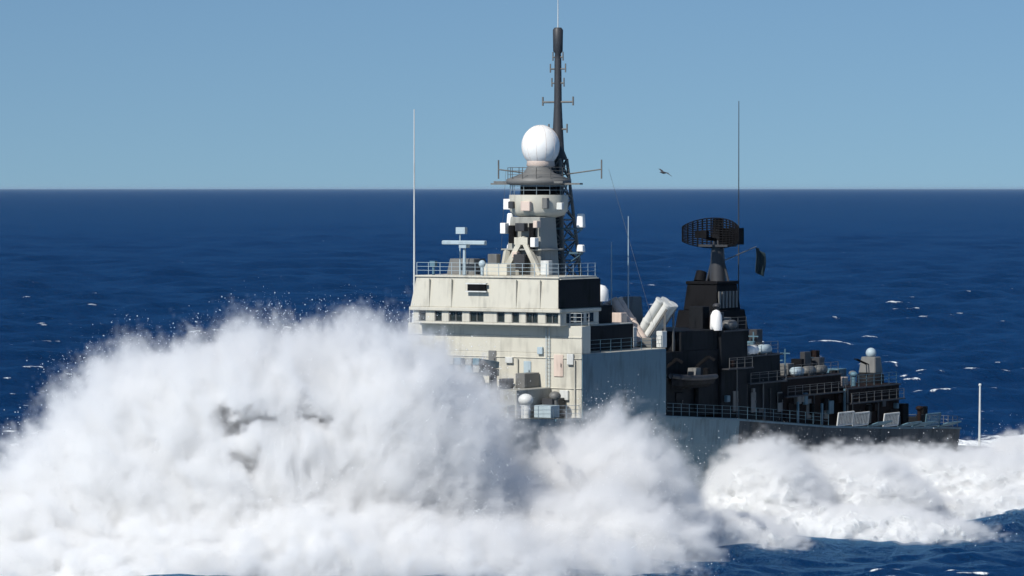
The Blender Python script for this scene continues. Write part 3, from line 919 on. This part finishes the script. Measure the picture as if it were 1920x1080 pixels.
mb = MB(); mb.lathe((-20, 0, 0), [(2.0, 10.0), (2.0, 10.5), (1.7, 10.6)], 20); gun = mb.build('deck_gun', M_HULL, ship)
mb = MB(); mb.box(-21.9, -18.2, -1.6, 1.6, 10.6, 13.2, top=(1.2, 0.5, 0.6, 0.6)); mb.build('turret', M_LIGHT, gun, bevel=0.15)
mb = MB(); mb.tube((-21.0, 0, 12.1), (-25.6, 0, 12.9), 0.13, 0.09, n=10); mb.tube((-20.8, 0, 12.05), (-22.6, 0, 12.4), 0.24, 0.2, n=10); mb.build('barrel', M_BLACKGREY, gun)
for s, t in ((-29, 1.4), (-29, -1.4), (-31.5, 0.0)):
    mb = MB(); mb.lathe((s, t, 0), [(0.4, 10.7), (0.22, 10.9), (0.22, 11.3), (0.42, 11.5), (0.3, 11.6)], 12); mb.build('bollard', M_SOOT, ship)
fr = [(s, beam(s) - 0.15, deck(s)) for s in (-22, -15, -9, -3, 1.0)]
rail(fr, mat=M_PALE, gap=1.8)
fr = [(s, -beam(s) + 0.15, deck(s)) for s in (-22, -15, -9, -3, 1.0)]
rail(fr, mat=M_PALE, gap=1.8)
mb = MB(); mb.tube((-38.6, 0, 11.3), (-39.0, 0, 15.2), 0.07, 0.04, n=6); mb.build('jackstaff', M_MAST, ship)

# ------------------------------------------------------------------ things resting on or hanging from the ship
def boat():
    root = bpy.data.objects.new('ship_boat', None); COL.objects.link(root)
    root.matrix_world = Matrix.Translation(ship.location) @ Matrix.Rotation(ship.rotation_euler[2], 4, 'Z') @ Matrix.Translation(V3(20.0, 8.0, 11.2))
    tag(root, 'small dark rigid boat slung in davits against the shaded flank amidships', 'boat')
    st = [(-3.2, 0.05, 0.75), (-2.6, 0.5, 0.65), (-1.5, 0.85, 0.55), (0, 1.0, 0.5), (2.0, 1.0, 0.5), (3.0, 0.9, 0.5)]
    vs, fs = [], []
    for s, b, d in st:
        vs += [V3(s, -b, d), V3(s, -b * 0.75, 0.0), V3(s, 0, -0.35 if s > -2.5 else 0.2), V3(s, b * 0.75, 0.0), V3(s, b, d)]
    for k in range(len(st) - 1):
        for i in range(4): fs.append((k * 5 + i, k * 5 + i + 1, k * 5 + i + 6, k * 5 + i + 5))
        fs.append((k * 5 + 4, k * 5, k * 5 + 5, k * 5 + 9))
    e = (len(st) - 1) * 5
    fs.append((e, e + 1, e + 2, e + 3, e + 4))
    mb = MB(); mb.add(vs, fs); mb.build('hull', M_DARK, root)
    for sg in (-1, 1):
        mb = MB()
        for a, b in zip(st[:-1], st[1:]): mb.tube((a[0], sg * a[1], a[2] + 0.1), (b[0], sg * b[1], b[2] + 0.1), 0.22, n=8)
        mb.build('float_tube', M_BLACKGREY, root)
    mb = MB(); mb.box(0.2, 1.2, -0.4, 0.4, 0.5, 1.4, top=(0.2, 0, 0, 0)); mb.build('console', M_MAST, root)
    mb = MB(); mb.box(2.7, 3.2, -0.25, 0.25, 0.6, 1.3); mb.build('engine', M_SOOT, root, bevel=0.05)
boat()

def flag():
    n, m = 14, 16
    vs, fs = [], []
    for i in range(n + 1):
        for j in range(m + 1):
            u, v = i / n, j / m
            vs.append(V3(46.4 + 1.5 * u * (1 - 0.15 * v) + 0.08 * math.sin(5 * v), 0.1 + 0.28 * u * math.sin(7 * u + 2.0 * v) , 22.5 - 2.3 * v - 0.5 * u * u))
    for i in range(n):
        for j in range(m):
            a = i * (m + 1) + j
            fs.append((a, a + 1, a + m + 2, a + m + 1))
    mb = MB(); mb.add(vs, fs, True)
    mt = paint('dark_flag_cloth', (0.015, 0.030, 0.035), rough=0.9)
    o = mb.build('flag', mt, None)
    sm = o.modifiers.new('thickness', 'SOLIDIFY'); sm.thickness = 0.015
    o.location = ship.location; o.rotation_euler = ship.rotation_euler
    tag(o, 'small dark flag flying from the gaff behind the after mast', 'flag')
flag()

def seabird():
    bm = bmesh.new()
    prof = [(-0.34, 0.01, 0), (-0.28, 0.045, 0.005), (-0.2, 0.05, 0.01), (-0.08, 0.10, 0), (0.1, 0.11, -0.01), (0.28, 0.06, 0), (0.42, 0.03, 0.01), (0.55, 0.06, 0.01)]
    rings = []
    for x, r, z in prof:
        rings.append([bm.verts.new((x, r * math.cos(q) * (1.5 if x > 0.5 else 1), z + r * math.sin(q) * (0.2 if x > 0.5 else 0.9))) for q in np.linspace(0, 2 * math.pi, 11)[:-1]])
    for a, b in zip(rings[:-1], rings[1:]):
        for i in range(10): bm.faces.new((a[i], a[(i + 1) % 10], b[(i + 1) % 10], b[i]))
    bm.faces.new(rings[0][::-1]); bm.faces.new(rings[-1])
    for sg in (-1, 1):
        w = [(0.0, -0.1, 0.16, 0.03), (0.25, -0.14, 0.12, 0.12), (0.5, -0.08, 0.10, 0.14), (0.75, 0.05, 0.14, 0.08), (0.95, 0.2, 0.22, 0.02)]
        top = [[bm.verts.new((x0, sg * (0.05 + y), z + 0.012)), bm.verts.new((x1, sg * (0.05 + y), z + 0.004)), bm.verts.new((x1, sg * (0.05 + y), z - 0.004)), bm.verts.new((x0, sg * (0.05 + y), z - 0.012))] for y, x0, x1, z in w]
        for a, b in zip(top[:-1], top[1:]):
            for i in range(4): bm.faces.new((a[i], a[(i + 1) % 4], b[(i + 1) % 4], b[i]))
        bm.faces.new(top[0]); bm.faces.new(top[-1])
    bmesh.ops.recalc_face_normals(bm, faces=bm.faces)
    me = bpy.data.meshes.new('seabird'); bm.to_mesh(me); bm.free()
    o = link('seabird', me, None, [paint('bird_plumage', (0.06, 0.06, 0.065), rough=0.9)])
    X = (1242 - 960) / F * 322
    o.location = (12.5, 322, 29.3); o.rotation_euler = (R(18), R(4), R(35))
    tag(o, 'small dark seabird gliding just above the horizon between the masts', 'bird')
seabird()

# ------------------------------------------------------------------ spray and wake
def foam_core_material():
    m, n, out = new_mat('white_water')
    N, L = n.nodes.new, n.links.new
    tc = N('ShaderNodeTexCoord')
    a = N('ShaderNodeTexNoise'); a.inputs['Scale'].default_value = 1.3; a.inputs['Detail'].default_value = 8; a.inputs['Roughness'].default_value = 0.7
    L(tc.outputs['Object'], a.inputs['Vector'])
    bp = N('ShaderNodeBump'); bp.inputs['Strength'].default_value = 1.0; bp.inputs['Distance'].default_value = 0.22
    L(a.outputs[0], bp.inputs['Height'])
    d = N('ShaderNodeBsdfDiffuse'); d.inputs['Color'].default_value = (0.95, 0.96, 0.96, 1)
    L(bp.outputs[0], d.inputs['Normal'])
    t = N('ShaderNodeBsdfTranslucent'); t.inputs['Color'].default_value = (0.86, 0.92, 0.95, 1)
    L(bp.outputs[0], t.inputs['Normal'])
    mx = N('ShaderNodeMixShader'); mx.inputs[0].default_value = 0.25
    L(d.outputs[0], mx.inputs[1]); L(t.outputs[0], mx.inputs[2]); L(mx.outputs[0], out.inputs[0])
    return m

def spray_volume_material(dens):
    m, n, out = new_mat('airborne_spray')
    N, L = n.nodes.new, n.links.new
    at = N('ShaderNodeAttribute'); at.attribute_name = 'density'
    mu = N('ShaderNodeMath'); mu.operation = 'MULTIPLY'; mu.inputs[1].default_value = dens
    L(at.outputs['Fac'], mu.inputs[0])
    v = N('ShaderNodeVolumePrincipled')
    v.inputs['Color'].default_value = (0.992, 0.993, 0.994, 1)
    v.inputs['Anisotropy'].default_value = 0.1
    v.inputs['Density Attribute'].default_value = ''
    L(mu.outputs[0], v.inputs['Density'])
    L(v.outputs[0], out.inputs['Volume'])
    return m

M_CORE = foam_core_material()
M_DROP, n_, o_ = new_mat('water_droplets')
d_ = n_.nodes.new('ShaderNodeBsdfDiffuse'); d_.inputs['Color'].default_value = (0.95, 0.96, 0.97, 1)
t_ = n_.nodes.new('ShaderNodeBsdfTranslucent'); t_.inputs['Color'].default_value = (0.95, 0.97, 0.98, 1)
m_ = n_.nodes.new('ShaderNodeMixShader'); m_.inputs[0].default_value = 0.5
n_.links.new(d_.outputs[0], m_.inputs[1]); n_.links.new(t_.outputs[0], m_.inputs[2]); n_.links.new(m_.outputs[0], o_.inputs[0])

def spray_object(name, blobs, lo, hi, vox, vol_mat, core_at, noise_amp, seed, drops, sharp, label, origin, gaps=(), along=False):
    """blobs: (centre, radii, weight); an uneven noise-eaten cloud of droplets round a denser core of white water"""
    me = bpy.data.meshes.new(name)
    me.from_pydata([(0, 0, 0)], [], [])
    o = link(name, me, None, [])
    me.materials.append(M_CORE); me.materials.append(vol_mat)
    g = bpy.data.node_groups.new(name, 'GeometryNodeTree')
    g.interface.new_socket('Geometry', in_out='INPUT', socket_type='NodeSocketGeometry')
    g.interface.new_socket('Geometry', in_out='OUTPUT', socket_type='NodeSocketGeometry')
    N, L = g.nodes.new, g.links.new
    out = N('NodeGroupOutput')
    def vm(op, a, b=None, scale=None):
        q = N('ShaderNodeVectorMath'); q.operation = op
        for i, x in enumerate((a, b)):
            if x is None: continue
            if isinstance(x, (tuple, list)): q.inputs[i].default_value = x
            else: L(x, q.inputs[i])
        if scale is not None: q.inputs['Scale'].default_value = scale
        return q.outputs['Value'] if op in ('DOT_PRODUCT', 'LENGTH') else q.outputs['Vector']
    def mt(op, a, b=None, c=None, clamp=False):
        q = N('ShaderNodeMath'); q.operation = op; q.use_clamp = clamp
        for i, x in enumerate((a, b, c)):
            if x is None: continue
            if isinstance(x, (int, float)): q.inputs[i].default_value = x
            else: L(x, q.inputs[i])
        return q.outputs[0]
    def noise(vec, scale, detail, rough, off):
        q = N('ShaderNodeTexNoise'); q.noise_dimensions = '3D'
        q.inputs['Scale'].default_value = scale; q.inputs['Detail'].default_value = detail; q.inputs['Roughness'].default_value = rough
        L(vm('ADD', vec, (off, off * 1.7, -off)), q.inputs['Vector'])
        return q
    pos = N('GeometryNodeInputPosition').outputs[0]
    w1 = vm('SCALE', vm('SUBTRACT', noise(pos, 0.11, 2, 0.5, seed).outputs['Color'], (0.5, 0.5, 0.5)), None, 4.2 * noise_amp)
    w2 = vm('SCALE', vm('SUBTRACT', noise(pos, 0.42, 3, 0.55, seed + 9).outputs['Color'], (0.5, 0.5, 0.5)), None, 3.2 * noise_amp)
    p = vm('ADD', vm('ADD', pos, w1), w2)
    acc = None
    for c, r, w in blobs:
        d = vm('DIVIDE', vm('SUBTRACT', p, c), r)
        e = mt('MULTIPLY', mt('SUBTRACT', 1.0, vm('DOT_PRODUCT', d, d)), w)
        acc = e if acc is None else mt('SMOOTH_MAX', acc, e, 0.35)
    # fine structure, drawn out into jets along the way the water is thrown
    q = vm('SUBTRACT', p, origin)
    rr = vm('LENGTH', q)
    dirv = vm('NORMALIZE', q)
    if along:                                        # foam torn into bands lying along the ship's track
        rot = N('ShaderNodeVectorRotate'); rot.rotation_type = 'Z_AXIS'; L(p, rot.inputs['Vector']); rot.inputs['Angle'].default_value = -(math.pi / 2 - HEAD)
        jet = vm('MULTIPLY', rot.outputs[0], (0.16, 0.6, 0.9))
    else:
        jet = vm('ADD', vm('SCALE', dirv, None, 13.0), vm('SCALE', q, None, 0.24))
    f0 = noise(jet, 0.9, 6, 0.62, seed + 60).outputs[0]
    st = vm('MULTIPLY', p, (1.0, 0.7, 0.8))
    f1 = noise(st, 0.5, 7, 0.64, seed + 20).outputs[0]
    f2 = noise(jet, 2.6, 4, 0.65, seed + 40).outputs[0]
    dens = mt('ADD', mt('MULTIPLY', acc, sharp), mt('MULTIPLY', mt('SUBTRACT', f1, 0.50), 2.2 * noise_amp))
    dens = mt('ADD', dens, mt('MULTIPLY', mt('SUBTRACT', f0, 0.50), 4.2 * noise_amp))
    dens = mt('ADD', dens, mt('MULTIPLY', mt('SUBTRACT', f2, 0.5), 3.2))
    sep = N('ShaderNodeSeparateXYZ'); L(pos, sep.inputs[0])
    low = mt('MULTIPLY', mt('MAXIMUM', mt('SUBTRACT', 6.5, sep.outputs[2]), 0.0), 0.22)
    dens = mt('ADD', dens, mt('MULTIPLY', low, mt('MINIMUM', mt('MAXIMUM', dens, 0.0), 1.0)))
    pg = vm('ADD', p, vm('SCALE', vm('SUBTRACT', noise(vm('MULTIPLY', pos, (1, 0.1, 1)), 0.7, 3, 0.6, seed + 5).outputs['Color'], (0.5, 0.5, 0.5)), None, 3.5))
    for c, r, w in gaps:
        d = vm('DIVIDE', vm('SUBTRACT', pg, c), r)
        dens = mt('SUBTRACT', dens, mt('MULTIPLY', mt('MAXIMUM', mt('SUBTRACT', 1.0, vm('DOT_PRODUCT', d, d)), 0.0), w))
    dens = mt('MINIMUM', mt('MAXIMUM', dens, 0.0), 6.0)
    vc = N('GeometryNodeVolumeCube')
    L(dens, vc.inputs['Density'])
    vc.inputs['Background'].default_value = 0.0
    vc.inputs['Min'].default_value = lo; vc.inputs['Max'].default_value = hi
    for ax, a, b in zip('XYZ', lo, hi): vc.inputs['Resolution ' + ax].default_value = int((b - a) / vox)
    vmesh = N('GeometryNodeVolumeToMesh'); vmesh.resolution_mode = 'GRID' if hasattr(vmesh, 'resolution_mode') else None
    L(vc.outputs[0], vmesh.inputs[0]); vmesh.inputs['Threshold'].default_value = core_at
    ss = N('GeometryNodeSetShadeSmooth'); L(vmesh.outputs[0], ss.inputs[0])
    sm1 = N('GeometryNodeSetMaterial'); sm1.inputs['Material'].default_value = M_CORE; L(ss.outputs[0], sm1.inputs[0])
    sm2 = N('GeometryNodeSetMaterial'); sm2.inputs['Material'].default_value = vol_mat; L(vc.outputs[0], sm2.inputs[0])
    join = N('GeometryNodeJoinGeometry')
    L(sm1.outputs[0], join.inputs[0])
    L(sm2.outputs[0], join.inputs[0])
    if drops:
        vm2 = N('GeometryNodeVolumeToMesh'); L(vc.outputs[0], vm2.inputs[0]); vm2.inputs['Threshold'].default_value = 0.05
        dp = N('GeometryNodeDistributePointsOnFaces'); L(vm2.outputs[0], dp.inputs[0])
        cl = noise(pos, 0.5, 3, 0.7, seed + 80).outputs[0]
        L(mt('MULTIPLY', mt('POWER', mt('MAXIMUM', mt('SUBTRACT', mt('MULTIPLY', cl, 2.6), 0.9), 0.0), 3.0), drops), dp.inputs['Density'])
        off = N('FunctionNodeRandomValue'); off.data_type = 'FLOAT_VECTOR'
        off.inputs[0].default_value = (-1.1, -1.1, -0.5); off.inputs[1].default_value = (1.1, 1.1, 1.5)
        sp = N('GeometryNodeSetPosition'); L(dp.outputs[0], sp.inputs[0]); L(off.outputs[0], sp.inputs['Offset'])
        ic = N('GeometryNodeMeshIcoSphere'); ic.inputs['Radius'].default_value = 1.0; ic.inputs['Subdivisions'].default_value = 1
        rs = N('FunctionNodeRandomValue'); rs.data_type = 'FLOAT'
        rs.inputs[2].default_value = 0.0; rs.inputs[3].default_value = 1.0
        sz = mt('ADD', mt('MULTIPLY', mt('POWER', rs.outputs[1], 7.0), 0.04), 0.009)
        sm3 = N('GeometryNodeSetMaterial'); sm3.inputs['Material'].default_value = M_DROP; L(ic.outputs[0], sm3.inputs[0])
        ip = N('GeometryNodeInstanceOnPoints'); L(sp.outputs[0], ip.inputs['Points']); L(sm3.outputs[0], ip.inputs['Instance']); L(sz, ip.inputs['Scale'])
        L(ip.outputs[0], join.inputs[0])
    L(join.outputs[0], out.inputs[0])
    md = o.modifiers.new('spray', 'NODES'); md.node_group = g
    tag(o, label, None, None, 'stuff')
    return o

V_SPRAY = spray_volume_material(0.75)
V_WAKE = spray_volume_material(0.9)
BLOBS = [
    ((-19, 287, 3), (17, 9, 15.3), 1.0),
    ((-9.5, 287, 6), (9.5, 7, 12.6), 0.8),
    ((-26, 287, 3), (11, 8, 14.0), 1.0),
    ((-33, 286, 0), (10, 8, 10.6), 1.0),
    ((-39, 284, -1), (8.5, 7, 8.0), 1.0),
    ((-15, 280, -2), (28, 10, 7.5), 0.9),
    ((-4.5, 300, 5), (5.5, 6, 9.5), 0.5),
    ((7.2, 300, 0), (8.4, 6, 11.3), 0.85),
    ((-2, 291, -1), (8, 7, 8.6), 1.0),
    ((5, 290, -2), (11, 6, 8.0), 1.0),
]
GAPS = [((-19.5, 276, 11.0), (3.0, 12, 1.0), 3.2), ((-14.6, 276, 11.5), (2.2, 12, 0.7), 3.2), ((-19.6, 276, 8.2), (1.0, 9, 1.3), 2.6)]
spray_object('bow_spray', BLOBS, (-50, 268, -1.5), (17, 312, 23), 0.22, V_SPRAY, 2.8, 1.0, 3.0, 28.0, 3.4,
             'great white burst of spray thrown up by the bow of the warship', (-17.0, 290, -6), GAPS)
WAKE = [
    ((21.0, 322, -1), (6.6, 6, 8.8), 0.9),
    ((28, 328, -1), (9, 6, 7.6), 0.9),
    ((38, 338, -1.5), (14, 6, 7.6), 0.9),
    ((52, 351, -1.5), (16, 7, 8.0), 0.9),
    ((64, 363, -1.5), (12, 7, 8.0), 0.9),
    ((15, 308, -1.5), (9, 9, 4.2), 0.8),
    ((27, 319, -1.8), (14, 8, 3.9), 0.8),
    ((42, 334, -1.8), (16, 7, 4.2), 0.8),
    ((58, 349, -1.8), (14, 7, 4.4), 0.8),
]
spray_object('wake_foam', WAKE, (2, 294, -1.5), (78, 374, 10), 0.24, V_WAKE, 1.7, 0.5, 31.0, 14.0, 3.0,
             'tumbling white foam of the wake rolling along the side of the warship', (10, 330, -10), (), True)

# ------------------------------------------------------------------ sea haze over the water
m, n, out = new_mat('sea_haze')
v = n.nodes.new('ShaderNodeVolumePrincipled')
v.inputs['Color'].default_value = (0.72, 0.90, 1.0, 1)
v.inputs['Density'].default_value = 0.8e-5
v.inputs['Anisotropy'].default_value = 0.2
n.links.new(v.outputs[0], out.inputs['Volume'])
mb = MB()
mb.box(-160000, 160000, -160000, 160000, -12, 47)
hz = mb.build('haze', m)
tag(hz, 'faint bluish haze lying over the sea towards the horizon', None, None, 'stuff')
